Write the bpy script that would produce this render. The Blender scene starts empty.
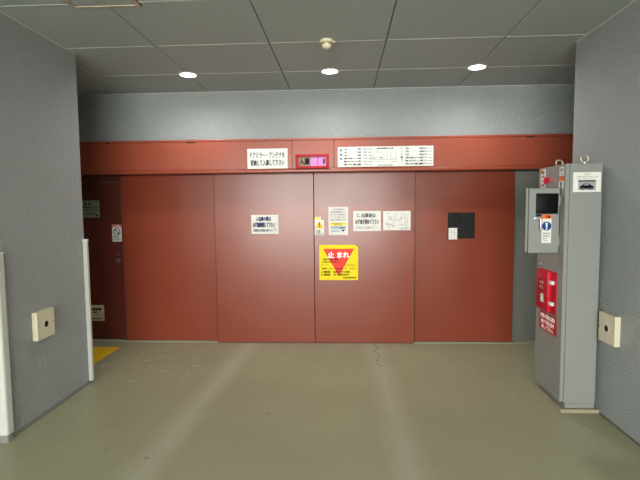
import bpy, bmesh, math
from mathutils import Matrix, Vector, Euler
PI = math.pi
S = bpy.context.scene
C = S.collection

# ------------------------------------------------------------------ materials
def s2l(c):
    return tuple(((v/255)/12.92 if v/255 <= .04045 else (((v/255)+.055)/1.055)**2.4) for v in c)

def mat(name, col, rough=.5, metal=0., var=0., vscale=6., bump=0., bscale=80., bdist=.002, spec=.5, coat=0., emit=None, estr=0., rvar=0., grain=0., gdist=.01):
    m = bpy.data.materials.new(name); m.use_nodes = True
    nt = m.node_tree; N = nt.nodes; L = nt.links
    b = N['Principled BSDF']
    col = s2l(col)
    b.inputs['Base Color'].default_value = (*col, 1)
    b.inputs['Roughness'].default_value = rough
    b.inputs['Metallic'].default_value = metal
    b.inputs['Specular IOR Level'].default_value = spec
    b.inputs['Coat Weight'].default_value = coat
    tc = N.new('ShaderNodeTexCoord')
    if var or rvar:
        n = N.new('ShaderNodeTexNoise'); n.inputs['Scale'].default_value = vscale; n.inputs['Detail'].default_value = 5
        L.new(tc.outputs['Object'], n.inputs['Vector'])
        if var:
            mx = N.new('ShaderNodeMixRGB'); mx.blend_type = 'MIX'
            mx.inputs[1].default_value = (*[v*(1-var) for v in col], 1)
            mx.inputs[2].default_value = (*[min(1, v*(1+var)) for v in col], 1)
            L.new(n.outputs['Fac'], mx.inputs[0]); L.new(mx.outputs[0], b.inputs['Base Color'])
        if rvar:
            mr = N.new('ShaderNodeMapRange'); mr.inputs[3].default_value = rough-rvar; mr.inputs[4].default_value = rough+rvar
            L.new(n.outputs['Fac'], mr.inputs[0]); L.new(mr.outputs[0], b.inputs['Roughness'])
    if bump:
        n2 = N.new('ShaderNodeTexNoise'); n2.inputs['Scale'].default_value = bscale; n2.inputs['Detail'].default_value = 2
        L.new(tc.outputs['Object'], n2.inputs['Vector'])
        bp = N.new('ShaderNodeBump'); bp.inputs['Strength'].default_value = bump; bp.inputs['Distance'].default_value = bdist
        L.new(n2.outputs['Fac'], bp.inputs['Height']); L.new(bp.outputs[0], b.inputs['Normal'])
    if grain:
        vo = N.new('ShaderNodeTexVoronoi'); vo.feature = 'SMOOTH_F1'; vo.inputs['Scale'].default_value = grain; vo.inputs['Smoothness'].default_value = .4
        L.new(tc.outputs['Object'], vo.inputs['Vector'])
        n3 = N.new('ShaderNodeTexNoise'); n3.inputs['Scale'].default_value = grain*.55; n3.inputs['Detail'].default_value = 1
        L.new(tc.outputs['Object'], n3.inputs['Vector'])
        ad = N.new('ShaderNodeMath'); ad.operation = 'SUBTRACT'; L.new(n3.outputs['Fac'], ad.inputs[0]); L.new(vo.outputs['Distance'], ad.inputs[1])
        bp = N.new('ShaderNodeBump'); bp.inputs['Strength'].default_value = 1.; bp.inputs['Distance'].default_value = gdist
        L.new(ad.outputs[0], bp.inputs['Height']); L.new(bp.outputs[0], b.inputs['Normal'])
    if emit:
        b.inputs['Emission Color'].default_value = (*s2l(emit), 1)
        b.inputs['Emission Strength'].default_value = estr
    return m

M = {}
M['wall'] = mat('grey_sprayed_wall_paint', (143, 149, 148), .33, var=.05, vscale=3, bump=1., bscale=72, bdist=.017)
M['wall_b'] = mat('grey_coarse_sprayed_wall_paint', (153, 160, 160), .36, var=.05, vscale=3, bump=1., bscale=62, bdist=.026)
M['wall_dark'] = mat('grey_smooth_wall_paint', (116, 118, 112), .6, var=.05, bump=.2)
M['ceil'] = mat('grey_ceiling_board', (158, 169, 171), .55, var=.05, vscale=1.5)
M['ceil_gap'] = mat('ceiling_void', (22, 22, 22), .9)
M['joint'] = mat('ceiling_joint_strip', (190, 192, 184), .5)
M['red'] = mat('brick_red_door_paint', (125, 57, 40), .24, spec=.36, var=.07, vscale=2.2, bump=.05, bscale=14, bdist=.002, rvar=.06)
M['red_beam'] = mat('brick_red_beam_paint', (133, 63, 45), .3, spec=.36, var=.05, vscale=2, bump=.04, bscale=12, bdist=.002)
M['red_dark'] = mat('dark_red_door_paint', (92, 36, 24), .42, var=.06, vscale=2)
M['gap'] = mat('dark_joint', (18, 14, 13), .9)
M['cab'] = mat('grey_cabinet_enamel', (128, 130, 126), .42, var=.03, vscale=4)
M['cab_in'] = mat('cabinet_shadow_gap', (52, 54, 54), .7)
M['cream'] = mat('cream_plastic', (198, 191, 166), .5, var=.03)
M['hole'] = mat('black_hole', (14, 10, 10), .8)
M['white'] = mat('white_board', (206, 208, 204), .6, spec=.12)
M['paper'] = mat('white_paper', (214, 212, 206), .6, spec=.12, var=.02, vscale=30)
M['black_ink'] = mat('black_ink', (16, 16, 20), .7, spec=.05)
M['grey_ink'] = mat('grey_ink', (78, 78, 84), .7, spec=.05)
M['light_ink'] = mat('pale_grey_ink', (150, 150, 152), .7, spec=.05)
M['navy_ink'] = mat('navy_ink', (22, 34, 78), .7, spec=.05)
M['blue_ink'] = mat('blue_ink', (90, 130, 175), .7, spec=.05)
M['red_ink'] = mat('red_ink', (205, 40, 45), .7, spec=.05)
M['pink_ink'] = mat('faded_red_ink', (210, 150, 150), .7, spec=.05)
M['white_ink'] = mat('white_ink', (245, 240, 236), .7, spec=.05)
M['yellow'] = mat('yellow_sign', (228, 206, 40), .6, spec=.12)
M['pale_yellow'] = mat('pale_yellow_print', (232, 214, 96), .6, spec=.12)
M['amber'] = mat('amber_print', (232, 176, 40), .6, spec=.12)
M['stop_red'] = mat('faded_red_triangle', (222, 72, 62), .6, spec=.12)
M['orange'] = mat('orange_print', (232, 108, 34), .6, spec=.12)
M['roundblue'] = mat('blue_print', (26, 66, 128), .6, spec=.12)
M['floor_yellow'] = mat('yellow_floor_paint', (214, 172, 26), .5, var=.1, vscale=12)
M['guard'] = mat('white_aluminium_guard', (182, 184, 176), .35, var=.05, vscale=9)
M['black'] = mat('black_screen', (8, 8, 9), .4, spec=.12)
M['chrome'] = mat('chrome_steel', (165, 165, 163), .38, metal=1.)
M['brass'] = mat('pale_zinc_steel', (205, 196, 170), .35, metal=.8)
M['redbox'] = mat('red_enamel_box', (180, 24, 42), .4, spec=.3)
M['redbox_d'] = mat('dark_red_print', (140, 24, 32), .4)
M['redsign'] = mat('red_sign', (176, 22, 28), .45)
M['plate_green'] = mat('greenish_grey_plate', (148, 158, 136), .5)
M['plate_beige'] = mat('beige_plate', (206, 198, 174), .5)
M['hatch'] = mat('hatch_aluminium_frame', (196, 184, 160), .4, metal=.4)
M['concrete'] = mat('pale_concrete', (142, 136, 114), .8, var=.15, vscale=20, bump=.3)
M['sill'] = mat('dark_steel_sill', (84, 82, 74), .6, var=.1)
M['lamp'] = mat('lamp_lens', (255, 250, 235), .5, emit=(252, 252, 248), estr=12.)
M['ring'] = mat('white_lamp_ring', (224, 222, 212), .5)
M['sensor'] = mat('ivory_plastic', (226, 216, 188), .45)
M['ind_frame'] = mat('red_plastic_frame', (160, 28, 34), .5, spec=.2)
M['lit_pink'] = mat('lit_pink_lens', (150, 100, 142), .5, spec=.15, emit=(226, 150, 214), estr=.5)
M['lit_grey'] = mat('dim_indicator_lens', (128, 112, 98), .5, spec=.15, emit=(160, 140, 128), estr=.12)
M['tape'] = mat('red_tape', (205, 20, 66), .5, spec=.2)
M['sill_pale'] = mat('grey_floor_sill', (146, 142, 122), .8, var=.15, vscale=20)
M['rubber'] = mat('black_rubber', (24, 24, 24), .7)

def floor_mat():
    m = bpy.data.materials.new('olive_epoxy_floor'); m.use_nodes = True
    nt = m.node_tree; N = nt.nodes; L = nt.links; b = N['Principled BSDF']
    tc = N.new('ShaderNodeTexCoord'); sep = N.new('ShaderNodeSeparateXYZ'); L.new(tc.outputs['Object'], sep.inputs[0])
    def math_(op, a, b_=None, clamp=False):
        n = N.new('ShaderNodeMath'); n.operation = op; n.use_clamp = clamp
        for i, v in enumerate((a, b_)):
            if v is None: continue
            if isinstance(v, (int, float)): n.inputs[i].default_value = v
            else: L.new(v, n.inputs[i])
        return n.outputs[0]
    def noise(scale, detail=4, vec=None):
        n = N.new('ShaderNodeTexNoise'); n.inputs['Scale'].default_value = scale; n.inputs['Detail'].default_value = detail
        L.new(vec or tc.outputs['Object'], n.inputs['Vector']); return n.outputs['Fac']
    mp = N.new('ShaderNodeMapping'); mp.inputs['Scale'].default_value = (3, .7, 1); L.new(tc.outputs['Object'], mp.inputs[0])
    n1 = noise(1.1, 6); n2 = noise(22, 4); n3 = noise(2.2, 5, mp.outputs[0])
    X, Y = sep.outputs[0], sep.outputs[1]
    def track(x0, slope, w):
        c = math_('ADD', math_('MULTIPLY', math_('SUBTRACT', Y, 5.3), slope), x0)
        d = math_('ABSOLUTE', math_('SUBTRACT', X, c))
        d = math_('ADD', d, math_('MULTIPLY', math_('SUBTRACT', n3, .5), .10))
        return math_('SUBTRACT', 1.0, math_('DIVIDE', d, w), True)
    t = math_('MAXIMUM', track(-1.13, .055, .17), math_('MULTIPLY', track(.36, -.022, .17), .9))
    t = math_('MULTIPLY', t, .45)
    def ramp(fac, a, c):
        mx = N.new('ShaderNodeMixRGB'); L.new(fac, mx.inputs[0])
        for i, v in ((1, a), (2, c)):
            if isinstance(v, tuple): mx.inputs[i].default_value = (*s2l(v), 1)
            else: L.new(v, mx.inputs[i])
        return mx.outputs[0]
    base = ramp(math_('MULTIPLY', n1, 1.0, True), (132, 130, 102), (154, 152, 123))
    base = ramp(math_('MULTIPLY', math_('SUBTRACT', n2, .45, True), .9, True), base, (126, 122, 98))
    base = ramp(t, base, (176, 172, 154))
    # chips of bare concrete near the left door, small dark specks, one crack
    cx = math_('SUBTRACT', 1.0, math_('DIVIDE', math_('ABSOLUTE', math_('ADD', X, 2.05)), .75), True)
    cy = math_('SUBTRACT', 1.0, math_('DIVIDE', math_('ABSOLUTE', math_('SUBTRACT', Y, 4.65)), .65), True)
    chip = math_('MULTIPLY', math_('MULTIPLY', math_('MULTIPLY', cx, cy), 3, True), math_('MULTIPLY', math_('SUBTRACT', noise(7, 3), .60, True), 14, True))
    base = ramp(math_('MULTIPLY', chip, .45), base, (190, 184, 164))
    v = N.new('ShaderNodeTexVoronoi'); v.inputs['Scale'].default_value = 2.6; L.new(tc.outputs['Object'], v.inputs['Vector'])
    speck = math_('LESS_THAN', v.outputs['Distance'], .035)
    base = ramp(math_('MULTIPLY', speck, .6), base, (84, 78, 62))
    wob = math_('MULTIPLY', math_('SUBTRACT', noise(9, 4), .5), .22)
    cd = math_('ABSOLUTE', math_('SUBTRACT', math_('SUBTRACT', X, .375), wob))
    cm = math_('MULTIPLY', math_('LESS_THAN', cd, .006), math_('GREATER_THAN', Y, 4.66))
    base = ramp(math_('MULTIPLY', cm, .75), base, (72, 66, 54))
    L.new(base, b.inputs['Base Color'])
    r = N.new('ShaderNodeMapRange'); r.inputs[3].default_value = .34; r.inputs[4].default_value = .54; L.new(n3, r.inputs[0]); L.new(r.outputs[0], b.inputs['Roughness'])
    bp = N.new('ShaderNodeBump'); bp.inputs['Strength'].default_value = .12; bp.inputs['Distance'].default_value = .002; L.new(n2, bp.inputs['Height']); L.new(bp.outputs[0], b.inputs['Normal'])
    return m
M['floor'] = floor_mat()

def wired_glass():
    m = mat('dark_wired_glass', (7, 7, 8), .55, spec=.05)
    nt = m.node_tree; N = nt.nodes; L = nt.links; b = N['Principled BSDF']
    tc = N.new('ShaderNodeTexCoord'); sep = N.new('ShaderNodeSeparateXYZ'); L.new(tc.outputs['Object'], sep.inputs[0])
    def ma(op, a, c):
        n = N.new('ShaderNodeMath'); n.operation = op
        for i, v in enumerate((a, c)):
            if isinstance(v, (int, float)): n.inputs[i].default_value = v
            else: L.new(v, n.inputs[i])
        return n.outputs[0]
    out = None
    for op in ('ADD', 'SUBTRACT'):
        f = ma('LESS_THAN', ma('FRACT', ma('MULTIPLY', ma(op, sep.outputs[0], sep.outputs[2]), 34.), 0), .09)
        out = f if out is None else ma('MAXIMUM', out, f)
    mx = N.new('ShaderNodeMixRGB'); mx.inputs[1].default_value = (*s2l((4, 4, 4)), 1); mx.inputs[2].default_value = (*s2l((92, 92, 90)), 1)
    L.new(out, mx.inputs[0]); L.new(mx.outputs[0], b.inputs['Base Color'])
    return m
M['glass'] = wired_glass()

# ------------------------------------------------------------------ mesh helpers
class MB:
    def __init__(self): self.bm = bmesh.new()
    def _merge(self, t, mx):
        if mx is not None: bmesh.ops.transform(t, matrix=mx, verts=t.verts)
        me = bpy.data.meshes.new('tmp'); t.to_mesh(me); t.free(); self.bm.from_mesh(me); bpy.data.meshes.remove(me)
    def box(self, x0, x1, y0, y1, z0, z1, bev=0., seg=2, mx=None):
        t = bmesh.new(); bmesh.ops.create_cube(t, size=1)
        for v in t.verts:
            v.co = ((x0+x1)/2+v.co.x*(x1-x0), (y0+y1)/2+v.co.y*(y1-y0), (z0+z1)/2+v.co.z*(z1-z0))
        if bev: bmesh.ops.bevel(t, geom=t.edges[:], offset=bev, segments=seg, affect='EDGES', profile=.5)
        self._merge(t, mx); return self
    def cyl(self, c, axis, r, h, seg=24, r2=None, bev=0., mx=None):
        t = bmesh.new(); bmesh.ops.create_cone(t, cap_ends=True, segments=seg, radius1=r, radius2=r if r2 is None else r2, depth=h)
        if bev: bmesh.ops.bevel(t, geom=[e for e in t.edges if abs(e.verts[0].co.z-e.verts[1].co.z) < 1e-6], offset=bev, segments=2, affect='EDGES')
        q = Vector((0, 0, 1)).rotation_difference(Vector(axis)).to_matrix().to_4x4()
        bmesh.ops.transform(t, matrix=Matrix.Translation(c) @ q, verts=t.verts)
        self._merge(t, mx); return self
    def lathe(self, prof, seg=32, mx=None, caps=True):
        t = bmesh.new(); rings = []
        for r, z in prof:
            rings.append([t.verts.new((max(r, 1e-5)*math.cos(2*PI*k/seg), max(r, 1e-5)*math.sin(2*PI*k/seg), z)) for k in range(seg)])
        for a, b in zip(rings, rings[1:]):
            for k in range(seg): t.faces.new((a[k], a[(k+1) % seg], b[(k+1) % seg], b[k]))
        if caps: t.faces.new(rings[0][::-1]); t.faces.new(rings[-1])
        bmesh.ops.recalc_face_normals(t, faces=t.faces)
        self._merge(t, mx); return self
    def torus(self, R, r, a0=0., a1=2*PI, seg=40, rs=10, mx=None):        # ring in the local XZ plane
        t = bmesh.new(); full = abs(a1-a0-2*PI) < 1e-6; n = seg if full else seg+1; rings = []
        for i in range(n):
            a = a0+(a1-a0)*i/seg
            rings.append([t.verts.new(((R+r*math.cos(2*PI*k/rs))*math.cos(a), r*math.sin(2*PI*k/rs), (R+r*math.cos(2*PI*k/rs))*math.sin(a))) for k in range(rs)])
        for i in range(n if full else n-1):
            p, q = rings[i], rings[(i+1) % n]
            for k in range(rs): t.faces.new((p[k], p[(k+1) % rs], q[(k+1) % rs], q[k]))
        bmesh.ops.recalc_face_normals(t, faces=t.faces)
        self._merge(t, mx); return self
    def poly(self, pts, d=.0006, mx=None):            # polygon in local x,z with thickness d towards -y
        t = bmesh.new(); a = [t.verts.new((x, 0, z)) for x, z in pts]; b = [t.verts.new((x, -d, z)) for x, z in pts]; n = len(pts)
        t.faces.new(a); t.faces.new(b[::-1])
        for i in range(n): t.faces.new((a[i], a[(i+1) % n], b[(i+1) % n], b[i]))
        bmesh.ops.recalc_face_normals(t, faces=t.faces)
        self._merge(t, mx); return self
    def prism(self, pts, z0, z1, mx=None):            # polygon in x,y extruded in z
        t = bmesh.new(); a = [t.verts.new((x, y, z0)) for x, y in pts]; b = [t.verts.new((x, y, z1)) for x, y in pts]; n = len(pts)
        t.faces.new(a); t.faces.new(b)
        for i in range(n): t.faces.new((a[i], a[(i+1) % n], b[(i+1) % n], b[i]))
        bmesh.ops.recalc_face_normals(t, faces=t.faces)
        self._merge(t, mx); return self
    def tube(self, pts, r, seg=10, mx=None):
        t = bmesh.new(); rings = []
        P = [Vector(p) for p in pts]
        for i, p in enumerate(P):
            d = (P[min(i+1, len(P)-1)]-P[max(i-1, 0)]).normalized()
            q = Vector((0, 0, 1)).rotation_difference(d)
            rings.append([t.verts.new(p+q @ Vector((r*math.cos(2*PI*k/seg), r*math.sin(2*PI*k/seg), 0))) for k in range(seg)])
        for a, b in zip(rings, rings[1:]):
            for k in range(seg): t.faces.new((a[k], a[(k+1) % seg], b[(k+1) % seg], b[k]))
        t.faces.new(rings[0]); t.faces.new(rings[-1]); bmesh.ops.recalc_face_normals(t, faces=t.faces)
        self._merge(t, mx); return self
    def ring(self, x, z, ro, ri, d=.0006, seg=32, mx=None):   # flat annulus in x,z
        t = bmesh.new()
        for k in range(seg):
            a, b = 2*PI*k/seg, 2*PI*(k+1)/seg
            q = [t.verts.new((x+r*math.cos(g), -d, z+r*math.sin(g))) for r, g in ((ro, a), (ro, b), (ri, b), (ri, a))]
            t.faces.new(q)
        self._merge(t, mx); return self
    def line(self, x0, z0, x1, z1, w, d=.0006, mx=None):
        dx, dz = x1-x0, z1-z0; l = math.hypot(dx, dz); nx, nz = -dz/l*w/2, dx/l*w/2
        return self.poly([(x0+nx, z0+nz), (x1+nx, z1+nz), (x1-nx, z1-nz), (x0-nx, z0-nz)], d, mx)
    def text(self, body, xc, zc, w, h, d=.0009, align='C', mx=None, bold=0.):  # fits the line in w x h, local x,z
        c = bpy.data.curves.new('t', 'FONT'); c.body = body; c.resolution_u = 2
        o = bpy.data.objects.new('t', c); C.objects.link(o)
        dg = bpy.context.evaluated_depsgraph_get()
        me = bpy.data.meshes.new_from_object(o.evaluated_get(dg))
        xs = [v.co.x for v in me.vertices]; ys = [v.co.y for v in me.vertices]
        x0, x1, y0, y1 = min(xs), max(xs), min(ys), max(ys)
        sx, sy = w/max(1e-6, x1-x0), h/max(1e-6, y1-y0)
        ox = xc - w/2 if align == 'C' else xc
        for v in me.vertices:
            v.co = (ox+(v.co.x-x0)*sx, -d, zc-h/2+(v.co.y-y0)*sy)
        e = h*(.022+bold*.9)                       # heavier strokes: the line laid down again a hair to each side
        base = [v.co.copy() for v in me.vertices]
        for i, (ex, ez) in enumerate(((0, 0), (e, 0), (-e, 0), (0, e), (0, -e))):
            for v, p in zip(me.vertices, base): v.co = (p.x+ex, p.y-i*2e-6, p.z+ez)
            if mx is not None: me.transform(mx)
            self.bm.from_mesh(me)
        bpy.data.objects.remove(o); bpy.data.curves.remove(c); bpy.data.meshes.remove(me); return self
    def build(self, name, m, parent=None, smooth=False, mx=None):
        me = bpy.data.meshes.new(name)
        if mx is not None: bmesh.ops.transform(self.bm, matrix=mx, verts=self.bm.verts)
        self.bm.to_mesh(me); self.bm.free(); me.materials.append(m)
        if smooth:
            for p in me.polygons: p.use_smooth = True
            try: me.set_sharp_from_angle(angle=math.radians(40))
            except Exception: pass
        o = bpy.data.objects.new(name, me); C.objects.link(o)
        if parent is not None: o.parent = parent
        return o

def tag(o, label, cat, group=None, kind=None):
    o['label'] = label; o['category'] = cat
    if group: o['group'] = group
    if kind: o['kind'] = kind
    return o
def struct(o, label=None):
    o['kind'] = 'structure'
    if label: o['label'] = label
    return o
def empty(name, loc, rz=0.):
    o = bpy.data.objects.new(name, None); C.objects.link(o); o.location = loc; o.rotation_euler = (0, 0, rz); o.empty_display_size = .1
    return o
def place(o, loc, rz=0.): o.location = loc; o.rotation_euler = (0, 0, rz); return o

# ------------------------------------------------------------------ the room
H = 3.038
XL, XR = -2.396, 2.013
YB = 5.608            # upper back wall
YF = -4.0             # open end of the bay behind the camera
struct(MB().box(-4.2, 3.7, YF-5, 6.0, -.15, 0).build('floor', M['floor']), 'worn olive grey painted concrete floor with two pale wheel tracks')
c = MB().box(-4.2, 3.7, YF, 6.0, H+.03, H+.2).build('ceiling', M['ceil_gap'])
struct(c, 'dark grey panelled ceiling with black seams over the parking bay')
seams = [-4.2, -3.567, -2.584, -1.600, -.614, .374, 1.358, 2.342, 3.326, 3.7]
p = MB()
for a, b in zip(seams, seams[1:]):
    p.box(a+.0045, b-.0045, YF, 5.9, H, H+.029)
p.build('ceiling_panel', M['ceil'], c)
j = MB(); yy = 4.856
while yy > YF:
    for a, b in zip(seams, seams[1:]): j.box(a+.006, b-.006, yy-.003, yy+.003, H-.002, H+.001)
    yy -= .846
j.build('joint_strip', M['joint'], c)

struct(MB().box(-4.2, 3.7, YB, 5.85, 0, H+.03).build('wall_back', M['wall_b']), 'grey sprayed wall above the red lintel')
struct(MB().box(-3.0, XL, 3.06, 4.156, 0, H).build('wall_left', M['wall']), 'grey sprayed pillar wall on the left with white edge guards')
struct(MB().box(-3.2, -2.98, YF, 3.2, 0, H+.03).build('wall_left_rear', M['wall']))
struct(MB().box(-3.9, -3.7, 3.2, YB+.1, 0, H+.03).box(-3.9, -2.98, 3.0, 3.2, 0, H+.03).build('wall_far_left', M['wall_dark']))
struct(MB().box(XR, 2.35, YF, 4.185, 0, H).build('wall_right', M['wall']), 'grey sprayed wall on the right behind the control cabinet')
struct(MB().box(3.1, 3.3, 3.9, YB+.1, 0, H+.03).box(2.3, 3.3, 3.9, 4.1, 0, H+.03).build('wall_far_right', M['wall_dark']))
struct(MB().box(1.45, 2.35, YF-.2, YF, 0, H+.03).build('added_daylight_baffle', M['wall']))  # unseen piece added to narrow the daylight opening and darken the left alcove
struct(MB().box(XR-.004, XR, YF, 4.185, 0, .012).build('baseboard_right', M['sill']))
struct(MB().box(XL, XL+.006, 3.06, 4.156, 0, .03).build('baseboard_left', M['wall_dark']))

for nm, bx in (('trim_5', (XR-.006, XR+.01, YF, 4.185, H-.006, H+.001)), ('trim_6', (XL-.01, XL+.006, 3.06, 4.156, H-.006, H+.001)), ('trim_7', (-3.7, 3.1, YB-.004, YB+.01, H-.005, H+.001))):
    struct(MB().box(*bx).build(nm, M['joint']))
# red lintel across the opening
lt = empty('trim_1', (0, 5.314, 2.04)); struct(lt, 'brick red steel lintel spanning above the sliding doors')
X0, X1 = -3.7, 3.1
MB().box(X0, X1, .012, .29, .002, .372).build('lintel_core', M['gap'], lt)
for a, b in ((X0, -.5755), (-.5725, -.0955), (-.0925, X1)):
    MB().box(a, b, 0, .02, .046, .362, .002).build('cover_panel', M['red_beam'], lt)
MB().box(X0, X1, -.004, .29, .364, .388, .002).build('top_flange', M['red_beam'], lt)
MB().box(X0, X1, -.014, .05, .0, .043, .010, 3).build('bottom_lip', M['red_beam'], lt, True)
nb = MB()
for a, b in ((-2.75, -2.70), (-1.80, -1.69), (2.04, 2.13)): nb.box(a, b, -.0055, 0, .355, .366)
nb.build('notch', M['gap'], lt)

# sliding doors and the hinged door
def panel_door(name, x0, x1, y, z0, z1, m, label, th=.045):
    d = empty(name, ((x0+x1)/2, y, 0)); struct(d, label)
    w = (x1-x0)/2
    MB().box(-w, w, 0, th, z0, z1, .002).build('door_leaf', m, d)
    return d
S1, S2, S3 = -1.534, -.3405, .848
YD, YO = 5.475, 5.525
panel_door('door_2', -2.690, S1+.05, YO, .014, 2.3, M['red'], 'brick red outer sliding door beside the dark hinged door')
panel_door('door_3', S1, S2-.004, YD, .006, 2.3, M['red'], 'brick red middle sliding door left of the centre gap')
panel_door('door_4', S2+.004, S3, YD, .006, 2.3, M['red'], 'brick red middle sliding door bearing the yellow stop notice')
for dn, sx in (('door_3', -1), ('door_4', 1)):
    pd = bpy.data.objects[dn]; ww = (S2-.004-S1)/2 if sx < 0 else (S3-S2-.004)/2
    MB().box(sx*ww-.0025, sx*ww+.0025, -.0005, .045, .008, 2.3).build('edge_seal', M['gap'], pd)
d5 = panel_door('door_5', S3-.05, 2.012, YO, .014, 2.3, M['red'], 'brick red outer sliding door with a small wired window')
cx5 = (S3-.05+2.012)/2
wx, wz = 1.398-cx5, 1.408
wf = MB()
for a, b, e, f in ((-.175, .175, .155, .172), (-.175, .175, -.172, -.155), (-.175, -.158, -.155, .155), (.158, .175, -.155, .155)):
    wf.box(wx+a, wx+b, -.006, .002, wz+e, wz+f, .001)
wfo = wf.build('window_frame', M['red'], d5)
MB().box(wx-.159, wx+.159, -.003, .0, wz-.156, wz+.156).build('window_pane', M['glass'], d5)
# dark hinged door in its frame at the far left
d1 = empty('door_1', (-3.172, 5.56, 0)); struct(d1, 'dark red hinged door in the shaded corner at the left')
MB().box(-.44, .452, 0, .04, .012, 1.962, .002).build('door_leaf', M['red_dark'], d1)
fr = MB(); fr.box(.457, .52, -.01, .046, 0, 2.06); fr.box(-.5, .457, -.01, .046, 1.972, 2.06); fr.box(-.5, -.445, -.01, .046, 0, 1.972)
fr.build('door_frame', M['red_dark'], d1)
k = MB().cyl((.392, -.012, 1.003), (0, 1, 0), .030, .024, 28, bev=.006).build('door_knob', M['chrome'], d1, True)
MB().box(.388, .396, -.0255, -.0235, .990, 1.016).build('keyhole', M['hole'], k)
MB().cyl((.392, -.004, 1.078), (0, 1, 0), .018, .008, 24).build('lock_cylinder', M['chrome'], d1, True)

# sills
struct(MB().box(-3.7, S1, 5.485, YB, 0, .008, .002).build('trim_2', M['sill_pale']), 'pale strip of floor sill under the left doors')
s3 = MB().box(S3, 3.1, 5.485, YB, 0, .008, .002).build('trim_3', M['sill_pale']); struct(s3, 'pale strip of floor sill under the right door')
struct(MB().box(2.02, 3.1, YB-.02, YB, .008, 2.3).build('trim_4', M['wall_dark']), 'grey steel jamb panel right of the sliding doors')

# ceiling fittings
LAMP_W = 88.
def downlight(x, y, label):
    r = empty('downlight', (x, y, H))
    tag(r, label, 'ceiling light', 'recessed downlights')
    MB().lathe([(.080, -.001), (.098, -.001), (.098, -.004), (.092, -.009), (.080, -.006), (.080, -.001)], 40, caps=False).build('trim_ring', M['ring'], r, True)
    sl = bpy.data.lights.new('downlight_beam', 'SPOT'); sl.energy = LAMP_W; sl.spot_size = math.radians(180); sl.spot_blend = 1.; sl.shadow_soft_size = .07; sl.color = (1., .99, .965)
    so = bpy.data.objects.new('downlight_beam', sl); C.objects.link(so); so.parent = r; so.location = (0, 0, -.02)
    MB().lathe([(.0805, -.0025), (.079, -.006), (.04, -.0075), (.0, -.008)], 40).build('lamp_lens', M['lamp'], r, True)
downlight(-1.607, 4.872, 'round lit ceiling downlight nearest the grey left pillar')
downlight(-.122, 4.868, 'round lit ceiling downlight behind the heat detector')
downlight(1.364, 4.848, 'round lit ceiling downlight nearest the control cabinet')

dt = empty('heat_detector', (-.126, 3.985, H)); tag(dt, 'small ivory domed heat detector on the ceiling in front of the middle downlight', 'detector')
MB().lathe([(.056, 0), (.058, -.012), (.052, -.018), (.046, -.020)], 36).build('mounting_base', M['sensor'], dt, True)
MB().lathe([(.046, -.019), (.050, -.028), (.046, -.036), (.040, -.038)], 36).build('collar', M['brass'], dt, True)
MB().lathe([(.040, -.037), (.041, -.048), (.033, -.060), (.018, -.068), (.0, -.070)], 36).build('sensor_dome', M['sensor'], dt, True)
MB().cyl((.062, 0, -.012), (1, 0, 0), .007, .016, 14).build('indicator_lamp', M['sensor'], dt, True)

ht = empty('ceiling_hatch', (-1.61, 2.98, H)); tag(ht, 'square ceiling access hatch with a pale metal frame', 'hatch')
hb = MB()
for a in ((-.235, .235, .215, .235), (-.235, .235, -.235, -.215), (-.235, -.215, -.215, .215), (.215, .235, -.215, .215)): hb.box(*a, -.008, 0, .002)
hb.build('hatch_frame', M['hatch'], ht)
MB().box(-.208, .208, -.208, .208, -.003, 0).build('hatch_panel', M['ceil'], ht)
MB().box(-.245, .245, -.245, .245, -.0012, 0).build('shadow_gap', M['ceil_gap'], ht)

# ------------------------------------------------------------------ signs (local x right, z up, -y out of the face)
def board(name, x0, x1, z0, z1, y, m, label, cat, th=.004, group=None, rot=0., bev=.0008):
    o = MB().box(-(x1-x0)/2, (x1-x0)/2, 0, th, -(z1-z0)/2, (z1-z0)/2, bev, 1).build(name, m)
    place(o, ((x0+x1)/2, y-th, (z0+z1)/2)); o.rotation_euler = (0, rot, 0)
    return tag(o, label, cat, group)

YBf, Yd = 5.314, YD
sg = board('reminder_sign', -1.089, -.626, 2.087, 2.314, YBf, M['white'], 'white rectangular sign with two lines of writing on the lintel, left of the red lamp', 'sign')
MB().text('ドアミラー・アンテナを', 0, .042, .40, .062).text('収納して入庫して下さい', 0, -.046, .385, .068).build('lettering', M['black_ink'], sg)

ind = empty('indicator_lamp', (-.3425, YBf, 2.162)); tag(ind, 'red framed indicator lamp lit pink at the middle of the lintel', 'indicator lamp')
fb = MB()
for a in ((-.189, .189, .054, .08), (-.189, .189, -.08, -.054), (-.189, -.158, -.054, .054), (.158, .189, -.054, .054)): fb.box(a[0], a[1], -.024, 0, a[2], a[3], .004)
fb.build('frame', M['ind_frame'], ind, True)
dim = MB().box(-.158, -.022, -.012, 0, -.054, .054, .003).build('dim_lens', M['lit_grey'], ind)
lit = MB().box(-.020, .158, -.012, 0, -.054, .054, .003).build('lit_lens', M['lit_pink'], ind)
MB().text('入庫', -.09, 0, .115, .075, d=.0128, bold=.012).build('lettering', M['black_ink'], dim)
MB().box(.058, .066, -.0135, -.0118, -.052, .052).box(-.016, .154, -.0135, -.0118, .044, .050).build('divider', M['redbox_d'], lit)
MB().poly([(.125, -.04), (.152, -.015), (.148, .035), (.118, .02)], .0005, Matrix.Translation((0, -.0124, 0))).build('dark_mark', M['grey_ink'], lit)

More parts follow.
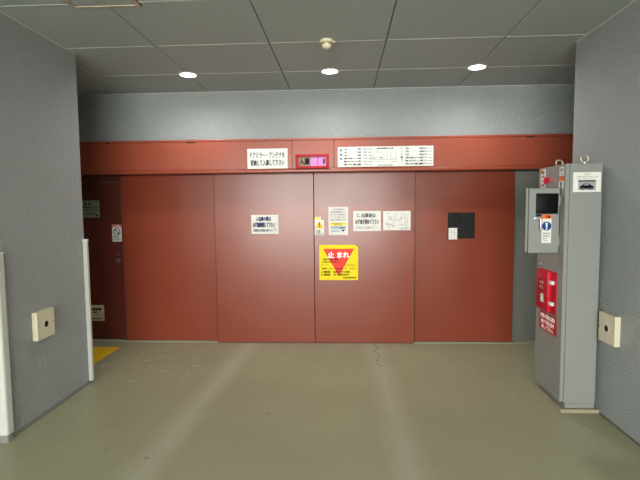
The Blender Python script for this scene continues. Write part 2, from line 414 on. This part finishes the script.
ch = board('size_chart', -.051, 1.024, 2.095, 2.319, YBf, M['white'], 'long white vehicle size chart with small figures on the lintel', 'sign')
tb = MB(); vb = MB()
rows_l = ['全　　長', '全　　幅', '全　　高', '車輪外幅', '最低地上高', '車両重量']
vals_l = ['5050 mm', '1850 mm', '1550 mm', '1770 mm', '120 mm', '1700 kg']
rows_r = ['全　　長', '全　　幅', '全　　高', '車輪外幅', '最低地上高', '車両重量']
vals_r = ['4850 mm', '1850 mm', '2000 mm', '1770 mm', '120 mm', '2000 kg']
for i in range(6):
    z = .086-.0345*i
    tb.text(rows_l[i], -.372, z, .20, .018); vb.text(vals_l[i], -.203, z, .105, .018)
    tb.text(rows_r[i], .322, z, .20, .018); vb.text(vals_r[i], .468, z, .105, .018)
for i, g in enumerate('普通車'): tb.text(g, -.502, .075-.048*i, .026, .026, bold=.01)
for i, g in enumerate('ハイルーフ'): vb.text(g, .184, .088-.034*i, .022, .022)
tb.text('入庫可能車両寸法表', -.01, .090, .20, .020, bold=.01)
vb.text('上記寸法内の車に限る', .0, -.097, .17, .015)
tb.build('lettering', M['black_ink'], ch); vb.build('figure_column', M['grey_ink'], ch)
dr = MB(); q = .0025
pts = [(-.165, -.012), (-.165, .012), (-.13, .022), (-.105, .048), (-.04, .048), (-.015, .022), (-.01, -.012)]
for a, b in zip(pts, pts[1:]+pts[:1]): dr.line(*a, *b, q)
for xx in (-.13, -.045): dr.ring(xx, -.016, .014, .010)
pts = [(.062, -.02), (.055, .015), (.072, .048), (.112, .048), (.129, .015), (.122, -.02)]
for a, b in zip(pts, pts[1:]+pts[:1]): dr.line(*a, *b, q)
dr.line(-.18, -.035, .14, -.035, q).line(-.165, -.06, -.01, -.06, q).line(.055, -.06, .129, -.06, q).line(.02, -.03, .02, .055, q).line(-.13, .062, -.04, .062, q)
dr.build('car_outline', M['grey_ink'], ch)

sb = board('entry_notice', -1.090, -.765, 1.328, 1.555, Yd, M['paper'], 'white notice with bold navy writing alone on the door left of the centre gap', 'notice', .003)
MB().text('入出庫の際は', -.015, .066, .18, .052, bold=.02).text('必ず周囲確認して下さい', -.015, -.006, .255, .058, bold=.02).build('lettering', M['navy_ink'], sb)
MB().text('開閉操作は慎重に願います', -.02, -.072, .23, .030, bold=.01).build('small_lettering', M['grey_ink'], sb)
MB().line(.12, .03, .145, -.02, .008).line(.10, -.03, .15, -.085, .010).line(.125, -.02, .11, -.095, .006).line(.13, .09, .14, .05, .005).build('scratch_mark', M['light_ink'], sb)

# small warning sticker, its upper right corner folded over
wk = MB().prism([(0, 0)]*0 or [(-.055, -.107), (.055, -.107), (.055, .078), (.028, .107), (-.055, .107)], 0, .002, mx=Matrix.Rotation(PI/2, 4, 'X')).build('warning_sticker', M['paper'])
place(wk, (-.277, Yd-.0002, 1.417)); tag(wk, 'small white warning sticker with a yellow triangle next to the centre gap', 'sticker')
T = Matrix.Translation((0, -.002, 0))
MB().poly([(.026, .105), (.054, .077), (.022, .083)], .003, T).build('curled_corner', M['grey_ink'], wk)
wt = MB().poly([(-.045, -.024), (.045, -.024), (0, .062)], .0005, T).build('triangle_mark', M['amber'], wk)
MB().poly([(-.006, .036), (.006, .036), (.003, .000), (-.003, .000)], .0005, Matrix.Translation((0, -.0026, 0))).ring(0, -.010, .006, .001, .0031).build('exclamation_mark', M['black_ink'], wt)
MB().poly([(-.052, .075), (.025, .075), (.010, .103), (-.052, .103)], .0004, T).build('yellow_band', M['pale_yellow'], wk)
MB().text('注意', -.012, -.062, .05, .03, d=.0025).text('扉に触れるな', 0, -.090, .085, .018, d=.0025).build('lettering', M['grey_ink'], wk)

nt_ = board('instruction_sheet', -.167, .065, 1.309, 1.640, Yd, M['paper'], 'tall white instruction sheet with a yellow band above the yellow stop notice', 'notice', .003)
b1 = MB()
for i, g in enumerate(['ご利用者各位', '入庫前に同乗者は降車して下さい', '車内に人がいない事を確認下さい', 'サイドブレーキを引いて下さい', '扉が閉まるまで離れないで下さい']):
    b1.text(g, 0, .138-.031*i, .19 if i else .15, .018)
b1.build('lettering', M['grey_ink'], nt_)
yb_ = MB().poly([(-.095, -.058), (.095, -.058), (.095, -.018), (-.095, -.018)], .0005).build('yellow_band', M['pale_yellow'], nt_)
MB().text('場内での事故に注意して下さい', 0, -.030, .16, .014, d=.0012).text('無断立入禁止', 0, -.047, .10, .013, d=.0012).build('lettering', M['grey_ink'], yb_)
MB().line(-.095, -.074, .09, -.074, .012).text('お問い合わせ先', -.035, -.095, .10, .016).text('管理事務所まで', -.03, -.12, .12, .016).build('blue_lettering', M['blue_ink'], nt_)
MB().poly([(.032, -.103), (.082, -.103), (.057, -.128)], .0007).text('管理者', .045, -.086, .06, .016).build('arrow_mark', M['black_ink'], nt_)
MB().text('一', -.098, .138, .01, .006).line(-.1, -.145, -.06, -.148, .006).line(-.1, .105, -.085, .105, .006).build('pink_lettering', M['pink_ink'], nt_)

nc = board('exit_notice', .124, .451, 1.352, 1.590, Yd, M['paper'], 'white notice with three lines of dark grey writing beside the tall instruction sheet', 'notice', .003)
MB().text('１. 出庫後は', -.01, .068, .22, .050, bold=.012).text('必ず扉を閉めて下さい', 0, -.008, .275, .056, bold=.012).build('lettering', M['grey_ink'], nc)
MB().text('閉め忘れにご注意願います', -.02, -.076, .22, .028).build('small_lettering', M['light_ink'], nc)
sp = MB()
for i in range(26):
    a = (i*.618) % 1; b = (i*.377+.11) % 1
    sp.ring(-.155+.31*a, -.11+.22*b, .004, .0005, .0007, 6)
sp.build('speckle_mark', M['light_ink'], nc)

nd = board('sketch_notice', .476, .797, 1.360, 1.587, Yd, M['paper'], 'faded white notice with sketchy lines, nearest the right edge of its door', 'notice', .003)
sk = MB()
for a in ((.0, .10, -.035, -.01), (-.035, -.01, -.05, -.05), (.09, .10, .11, -.08), (.13, .09, .12, -.06), (-.11, .05, -.06, .03), (-.10, .02, -.05, .015), (-.07, .05, -.075, -.0), (.03, .02, .10, .04), (.03, -.02, .06, .05), (-.14, -.04, -.02, -.06), (-.12, -.02, -.09, -.09), (.04, -.04, .09, -.06), (.06, -.09, .14, -.085), (-.02, .0, .03, .02), (-.13, .09, -.08, .085), (.05, .09, .07, .07)):
    sk.line(*a, .0055)
sk.text('図の通り', .09, -.092, .10, .018).build('sketch_mark', M['light_ink'], nd)
MB().line(-.13, -.03, -.05, -.045, .006).line(-.06, -.07, -.01, -.055, .006).line(.02, -.04, .05, -.05, .006).build('pink_mark', M['pink_ink'], nd)

st = board('stop_sign', -.281, .181, .769, 1.191, Yd, M['yellow'], 'square yellow stop sign with a red downward triangle on the sliding door', 'sign', .004)
tri = MB().poly([(-.185, .165), (.185, .165), (.0, -.165)], .0006).build('triangle_mark', M['stop_red'], st)
tri['label'] = 'faded red downward triangle'
MB().text('止 まれ', .0, .092, .255, .070, d=.0016, bold=.035).build('lettering', M['white_ink'], tri)
bl = MB(); T3 = .0014
bl.text('1.運転者以外は降車', -.10, .040, .19, .022, d=T3).text('1.係員の指示に従い', -.10, .008, .19, .022, d=T3).text('１.一', -.165, -.024, .09, .018, d=T3).text('して下さい', .135, -.030, .11, .020, d=T3)
bl.text('確実にブレーキを引いて', -.055, -.072, .29, .022, d=T3).text('下さい。', .165, -.072, .08, .020, d=T3)
bl.text('2.確認', -.155, -.112, .11, .024, d=T3, bold=.015).text('周囲の安全を確認', .03, -.112, .20, .022, d=T3)
bl.text('3.確認', -.155, -.146, .11, .024, d=T3, bold=.015).text('扉の開閉状態を', .03, -.146, .18, .022, d=T3).text('駐車場管理者', .13, -.182, .15, .020, d=T3)
bl.build('small_lettering', M['black_ink'], st)
MB().poly([(.19, .211), (.229, .211), (.229, .185), (.212, .198)], .001).build('torn_corner', M['redbox_d'], st)

wp = board('taped_paper', 1.250, 1.350, 1.244, 1.380, YO-.0063, M['paper'], 'small white paper taped in the lower left of the wired door window', 'paper', .002)
MB().line(-.02, .05, -.01, -.05, .004).line(.015, .055, .02, -.03, .004).line(-.035, .02, .035, .015, .003).build('crease_mark', M['light_ink'], wp)

# plates on the dark door
YL = 5.56
g1 = board('door_plate', -3.285, -2.990, 1.537, 1.748, YL, M['plate_green'], 'greenish grey plate high on the dark hinged door', 'sign', .004)
MB().text('管 理 室', -.03, .065, .15, .026, bold=.015).text('関係者以外の立入りを', .02, .025, .22, .022).text('固くお断りします', .02, -.008, .2, .022).text('管理者', .03, -.055, .1, .018).poly([(.105, -.09), (.125, -.09), (.125, -.07), (.105, -.07)]).build('lettering', M['black_ink'], g1)
g2 = board('prohibition_sticker', -2.842, -2.722, 1.240, 1.447, YL, M['paper'], 'narrow white prohibition sticker with a red header above the door knob', 'sticker', .003)
MB().poly([(-.058, .072), (.058, .072), (.058, .1), (-.058, .1)], .0005).build('red_header', M['red_ink'], g2)
MB().text('立入禁止', 0, .086, .09, .02, d=.0012).build('header_lettering', M['white_ink'], g2)
MB().ring(0, .017, .044, .034, .0008).line(-.026, .043, .026, -.009, .011).build('prohibition_mark', M['black_ink'], g2)
MB().text('関係者', -.01, -.045, .075, .022).text('以外は禁止', 0, -.075, .095, .02).build('lettering', M['grey_ink'], g2)
g3 = board('low_door_plate', -3.265, -2.988, .246, .444, YL, M['plate_beige'], 'beige plate low on the dark hinged door behind the white pillar guard', 'sign', .004)
MB().text('駐車場設備', .01, .048, .19, .034, bold=.03).text('点検中は操作', -.02, .008, .16, .026, bold=.01).text('しないで下さい', .02, -.028, .2, .022).text('設備管理会社', .03, -.07, .19, .022, bold=.01).build('lettering', M['black_ink'], g3)

# ------------------------------------------------------------------ left pillar fittings
def guard(x, y, z0, z1, a0, a1, label):
    # extruded rounded corner bumper: outer radius wraps the pillar edge
    o = empty('corner_guard', (x, y, z0)); tag(o, label, 'corner guard', 'white pillar edge guards')
    return o
def guard_profile(sy, leg, out, r):
    # legs on the +X face of the pillar (towards -sy) and on its end face; corner at origin, pillar in x<0
    pts = [(0.0, -sy*leg), (out*.55, -sy*leg), (out, -sy*(leg-.012)), (out, sy*(out-r))]
    for k in range(1, 7):
        a = k/7*PI/2
        pts.append((out-r+r*math.cos(a), sy*(out-r+r*math.sin(a))))
    pts += [(out-r, sy*out), (-leg+.012, sy*out), (-leg, sy*out*.55), (-leg, 0), (0, 0)]
    return pts
g = guard(XL, 4.156, .03, 1.36, 0, 1, 'tall white edge guard on the far corner of the left pillar, beside the dark door')
MB().prism(guard_profile(1, .012+.01, .030, .02), 0, 1.322).build('guard_strip', M['guard'], g, True)
MB().prism(guard_profile(1, .026, .033, .02), 1.32, 1.336).build('end_cap', M['white'], g, True)
g = guard(XL, 3.06, .06, 1.36, 0, 1, 'white edge guard on the near corner of the left pillar at the frame edge')
MB().prism(guard_profile(-1, .046, .030, .02), 0, 1.282).build('guard_strip', M['guard'], g, True)
MB().prism(guard_profile(-1, .040, .024, .018), -.06, 0).build('guard_foot', M['wall_dark'], g, True)
MB().prism(guard_profile(-1, .048, .032, .02), 1.28, 1.292).build('end_cap', M['white'], g, True)

def junction_box(loc, rz, w, h, label):
    b = empty('junction_box', loc, rz); tag(b, label, 'junction box', 'cream wall junction boxes')
    MB().box(-w/2, w/2, -.042, 0, -h/2, h/2, .003).build('box_body', M['cream'], b)
    MB().lathe([(.025, 0), (.030, 0), (.030, .002), (.025, .002), (.025, 0)], 28, caps=False, mx=Matrix.Translation((0, -.042, 0)) @ Matrix.Rotation(PI/2, 4, 'X')).build('grommet', M['cream'], b, True)
    MB().cyl((0, -.0425, 0), (0, 1, 0), .0255, .002, 28).build('cable_hole', M['hole'], b)
    for sx in (-1, 1): MB().cyl((sx*(w/2-.018), -.0428, 0), (0, 1, 0), .0045, .002, 12).build('screw', M['black_ink'], b)
    return b
junction_box((XL, 3.495, .741), PI/2, .215, .222, 'cream square junction box with a black hole on the left pillar')
junction_box((XR, 3.506, .716), -PI/2, .212, .224, 'cream square junction box with a black hole on the right wall behind the cabinet')

# yellow painted floor patch
tag(MB().box(-3.6, -2.65, 4.2, 5.27, 0, .002).build('floor_marking', M['floor_yellow']), 'yellow painted floor patch in front of the dark hinged door', 'floor marking')

# ------------------------------------------------------------------ control cabinet (axes = world)
cx0, cx1, cy0, cy1 = 1.747, 1.988, 3.66, 4.14
zt = 1.958
cb = empty('control_cabinet', (1.85, 3.9, 0)); tag(cb, 'tall narrow grey steel control cabinet standing against the right wall', 'cabinet')
O = Matrix.Translation((-1.85, -3.9, 0))      # world -> cabinet coordinates
MB().box(1.712, 2.011, 3.63, 4.12, 0, .031, .003, mx=O).build('plinth', M['concrete'], cb)
bd = MB().box(cx0, cx1, cy0, cy1, .070, zt, .002, mx=O).build('cabinet_body', M['cab'], cb)
MB().box(cx0+.012, cx1-.003, cy0+.002, cy1-.003, .031, .068, .001, mx=O).build('base_channel', M['cab'], cb)
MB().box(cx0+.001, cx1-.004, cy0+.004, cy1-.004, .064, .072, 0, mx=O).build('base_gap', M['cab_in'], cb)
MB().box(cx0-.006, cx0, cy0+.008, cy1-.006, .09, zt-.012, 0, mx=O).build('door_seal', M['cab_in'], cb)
xd = 1.713
# door built round the operator cut-out
pz0, pz1, py0, py1 = 1.275, 1.765, 3.745, 3.995
dm = MB()
dm.box(xd, cx0-.005, cy0, py0, .083, zt, 0, mx=O).box(xd, cx0-.005, py1, cy1, .083, zt, 0, mx=O)
dm.box(xd, cx0-.005, py0, py1, .083, pz0, 0, mx=O).box(xd, cx0-.005, py0, py1, pz1, zt, 0, mx=O)
cd = dm.build('cabinet_door', M['cab'], cb)
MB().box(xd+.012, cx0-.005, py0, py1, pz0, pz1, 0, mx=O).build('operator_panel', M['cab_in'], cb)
for i, mm in enumerate(('redbox', 'guard', 'guard')):
    MB().cyl((xd+.008, 3.87, 1.63-.09*i), (1, 0, 0), .018, .012, 20, mx=O).build('push_button', M[mm], cb, True)
for zc in (1.803, 1.004, .24):
    MB().box(cx0-.003, cx0+.004, cy0-.005, cy0, zc-.042, zc+.042, .001, mx=O).cyl((cx0+.002, cy0-.005, zc), (0, 0, 1), .0045, .088, 10, mx=O).build('hinge', M['cab'], cb)
for y, x in ((3.72, 1.880), (4.10, 1.862)):
    e = MB().torus(.028, .0055, mx=O @ Matrix.Translation((x, y, zt+.040)))
    e.cyl((x, y, zt+.007), (0, 0, 1), .009, .014, 16, mx=O).cyl((x, y, zt+.003), (0, 0, 1), .016, .006, 20, mx=O)
    e.build('eye_bolt', M['brass'], cb, True)
# stickers on the cabinet door: local x = towards the camera side, -y = out of the face
def side(y, z): return O @ Matrix.Translation((xd, y, z)) @ Matrix.Rotation(-PI/2, 4, 'Z')
def sticker(name, y0, y1, z0, z1, m, d=.0012):
    w, h = abs(y1-y0), z1-z0
    F = side((y0+y1)/2, (z0+z1)/2)
    return MB().poly([(-w/2, -h/2), (w/2, -h/2), (w/2, h/2), (-w/2, h/2)], d, F).build(name, m, cb), F, w, h
s, F, w, h = sticker('sticker', 4.015, 4.105, 1.790, 1.945, M['paper'])
b = MB()
for i in range(4):
    b.text(('整理券', '注意', '必ず', '確認')[i], 0, .052-.036*i, .06, .022, d=.002, mx=F, bold=.02)
b.build('lettering', M['redbox_d'], s)
MB().poly([(-w/2+.005, .045), (0.0, .045), (0, .075), (-w/2+.005, .075)], .0016, F).build('orange_print', M['orange'], s)
s, F, w, h = sticker('sticker', 3.692, 3.762, 1.870, 1.940, M['paper'])
MB().text('点検', 0, .012, .05, .025, d=.002, mx=F).text('済', 0, -.02, .03, .02, d=.002, mx=F).build('lettering', M['grey_ink'], s)
s, F, w, h = sticker('sticker', 3.692, 3.768, 1.775, 1.862, M['paper'])
MB().poly([(-w/2, .012), (w/2, .012), (w/2, h/2), (-w/2, h/2)], .0016, F).build('orange_print', M['orange'], s)
MB().poly([(-.008, -.04), (.008, -.04), (.012, .005), (-.012, .005)], .0018, F).build('exclamation_mark', M['black_ink'], s)
s, F, w, h = sticker('nameplate', 3.82, 3.94, 1.830, 1.865, M['cab'])
MB().text('パネル', 0, 0, .1, .024, d=.0018, mx=F, bold=.02).build('lettering', M['orange'], s)
# strip of red tape pasted over the label edge
MB().poly([(-.055, -.030), (.055, -.018), (.055, .022), (-.045, .030)], .004, side(3.985, 1.848)).build('red_tape', M['tape'], cb)
# barrel lock
lk = MB().cyl((xd-.006, 4.083, 1.131), (1, 0, 0), .012, .014, 18, mx=O).build('barrel_lock', M['chrome'], cb, True)
# red emergency box on the door
eb = MB().box(xd-.006, xd, 3.750, 4.074, .752, 1.100, .001, mx=O).build('emergency_box_back', M['redbox'], cb)
el = MB().box(xd-.036, xd-.005, 3.838, 4.064, .764, 1.094, .003, mx=O).build('emergency_box', M['redbox'], cb, True)
F = O @ Matrix.Translation((xd-.036, 3.955, .93)) @ Matrix.Rotation(-PI/2, 4, 'Z')
MB().poly([(-.06, -.11), (.055, -.11), (.055, .095), (-.06, .095)], .0008, F).build('dark_print', M['redbox_d'], el)
MB().text('非常', 0, .065, .08, .03, d=.0014, mx=F).text('停止', 0, .025, .08, .03, d=.0014, mx=F).build('lettering', M['pink_ink'], el)
MB().poly([(-.01, -.10), (.045, -.10), (.045, -.03), (-.01, -.03)], .0014, F).build('small_label', M['paper'], el)
for zc in (1.012, .838):
    MB().box(xd-.030, xd-.006, 3.785, 3.836, zc-.015, zc+.015, .003, mx=O).build('box_latch', M['white'], eb)
# red sign below it
s, F, w, h = sticker('red_sign', 3.740, 4.058, .580, .735, M['redsign'], .002)
MB().text('非常の場合は扉を', 0, .045, .27, .038, d=.0028, mx=F, bold=.03).text('開けて停止釦を', 0, -.004, .24, .036, d=.0028, mx=F, bold=.03).text('押して下さい。', .0, -.050, .22, .034, d=.0028, mx=F, bold=.03).build('lettering', M['white_ink'], s)
# paper notice on the near side
w0, w1, z0, z1 = 1.769, 1.978, 1.741, 1.892
F = O @ Matrix.Translation(((w0+w1)/2, cy0, (z0+z1)/2))
s = MB().poly([(-.104, -.0755), (.104, -.0755), (.104, .0755), (-.104, .0755)], .0012, F).build('paper_notice', M['paper'], cb)
MB().text('お 願 い', 0, .059, .045, .011, d=.002, mx=F, bold=.02).text('入庫時は車を中央に寄せて停め', .0, .042, .165, .011, d=.002, mx=F).text('ドアミラーを畳んで下さい', -.015, .026, .145, .011, d=.002, mx=F).build('lettering', M['light_ink'], s)
pf = MB().poly([(-.066, -.062), (.066, -.062), (.066, .014), (-.066, .014)], .0018, F).build('photo_print', M['light_ink'], s)
MB().poly([(-.066, .004), (.066, .004), (.066, .014), (-.066, .014)], .0023, F).poly([(-.052, -.05), (.046, -.052), (.05, -.034), (.03, -.024), (.014, -.012), (-.022, -.012), (-.04, -.026), (-.054, -.034)], .0024, F).build('car_print', M['black_ink'], pf)
MB().poly([(-.018, -.016), (.010, -.016), (.018, -.024), (-.028, -.026)], .0028, F).build('car_window_print', M['light_ink'], pf)
MB().ring(-.030, -.05, .010, .004, .0029, mx=F).ring(.026, -.05, .010, .004, .0029, mx=F).build('car_wheel_print', M['grey_ink'], pf)

# opened operator door: swung out 90 degrees towards the room, facing the camera
W = .240; od0 = xd-W-.004; oy = 3.735
P = O @ Matrix.Translation((od0, oy, 0))
zb, ztp = 1.262, 1.778
od = MB().box(0, W, 0, .004, zb, ztp, .001, mx=P).box(0, .004, 0, .03, zb, ztp, .001, mx=P).box(W-.004, W, 0, .03, zb, ztp, .001, mx=P).box(0, W, 0, .03, ztp-.004, ztp, .001, mx=P).box(0, W, 0, .03, zb, zb+.004, .001, mx=P).box(-.014, 0, .012, .030, zb+.012, ztp, .001, mx=P).build('operator_door', M['cab'], cb)
# hinge barrel between it and the cabinet door
MB().cyl((xd-.003, oy+.004, 1.36), (0, 0, 1), .006, .07, 12, mx=O).cyl((xd-.003, oy+.004, 1.68), (0, 0, 1), .006, .07, 12, mx=O).build('door_hinge', M['cab'], cb, True)
MB().box(.061, .223, -.006, 0, 1.578, 1.730, .003, mx=P).build('display_window', M['black'], od, True)
MB().box(.055, .229, -.003, 0, 1.572, 1.736, .002, mx=P).build('window_gasket', M['rubber'], od)
hd = MB().box(.034, .100, -.020, 0, 1.530, 1.550, .004, mx=P).build('door_handle', M['chrome'], od, True)
MB().box(.080, .096, -.034, -.012, 1.448, 1.546, .005, mx=P).build('handle_lever', M['chrome'], hd, True)
MB().box(.058, .094, -.021, -.004, 1.556, 1.570, .002, mx=P).build('handle_stop', M['navy_ink'], od)
F = P @ Matrix.Translation((.142, 0, 1.455))
s = MB().poly([(-.037, -.112), (.037, -.112), (.037, .112), (-.037, .112)], .0012, F).build('caution_sticker', M['paper'], od)
MB().poly([(-.037, .080), (.037, .080), (.037, .112), (-.037, .112)], .0016, F).build('orange_header', M['orange'], s)
MB().text('注意', .008, .096, .036, .022, d=.0022, mx=F, bold=.02).build('header_lettering', M['black_ink'], s)
MB().ring(0, .022, .036, .0, .0018, mx=F).build('blue_disc', M['roundblue'], s)
MB().poly([(-.008, .048), (.008, .048), (.0045, .010), (-.0045, .010)], .0022, F).ring(0, -.001, .006, .0, .0024, mx=F).build('exclamation_mark', M['white_ink'], s)
MB().text('操作盤の扉は', 0, -.036, .055, .012, d=.002, mx=F).text('使用後に必ず', 0, -.056, .055, .012, d=.002, mx=F).text('閉めて', -.01, -.076, .035, .012, d=.002, mx=F).text('下さい', -.01, -.095, .035, .012, d=.002, mx=F).build('lettering', M['grey_ink'], s)

# ------------------------------------------------------------------ light
w = bpy.data.worlds.new('overcast_daylight'); S.world = w; w.use_nodes = True
bg = w.node_tree.nodes['Background']; bg.inputs[0].default_value = (1.0, 1.0, .955, 1); bg.inputs[1].default_value = 19.5
po = bpy.data.lights.new('daylight_portal', 'AREA'); po.shape = 'RECTANGLE'; po.size = 6.0; po.size_y = H; po.cycles.is_portal = True
poo = bpy.data.objects.new('daylight_portal', po); C.objects.link(poo); poo.location = (0, YF, H/2); poo.rotation_euler = (PI/2, 0, 0)

# ------------------------------------------------------------------ camera
cam = bpy.data.cameras.new('camera'); cam.sensor_width = 36; cam.lens = 461.69/640*36; cam.clip_start = .05
co = bpy.data.objects.new('camera', cam); C.objects.link(co)
R = Vector((0.99876733, 0.04873041, -0.00944277)); U = Vector((0.00586224, 0.07310265, 0.99730719)); Fw = Vector((-0.04928948, 0.9961332, -0.07272687))
mw = Matrix.Identity(4)
for i in range(3): mw[i][0], mw[i][1], mw[i][2] = R[i], U[i], -Fw[i]
mw.translation = (0, 0, 1.65)
co.matrix_world = mw
S.camera = co
S.view_settings.view_transform = 'Standard'; S.view_settings.look = 'None'; S.view_settings.gamma = 1; S.view_settings.use_curve_mapping = False
S.view_settings.exposure = 0.0
S.cycles.use_denoising = True
S.cycles.max_bounces = 8; S.cycles.diffuse_bounces = 6
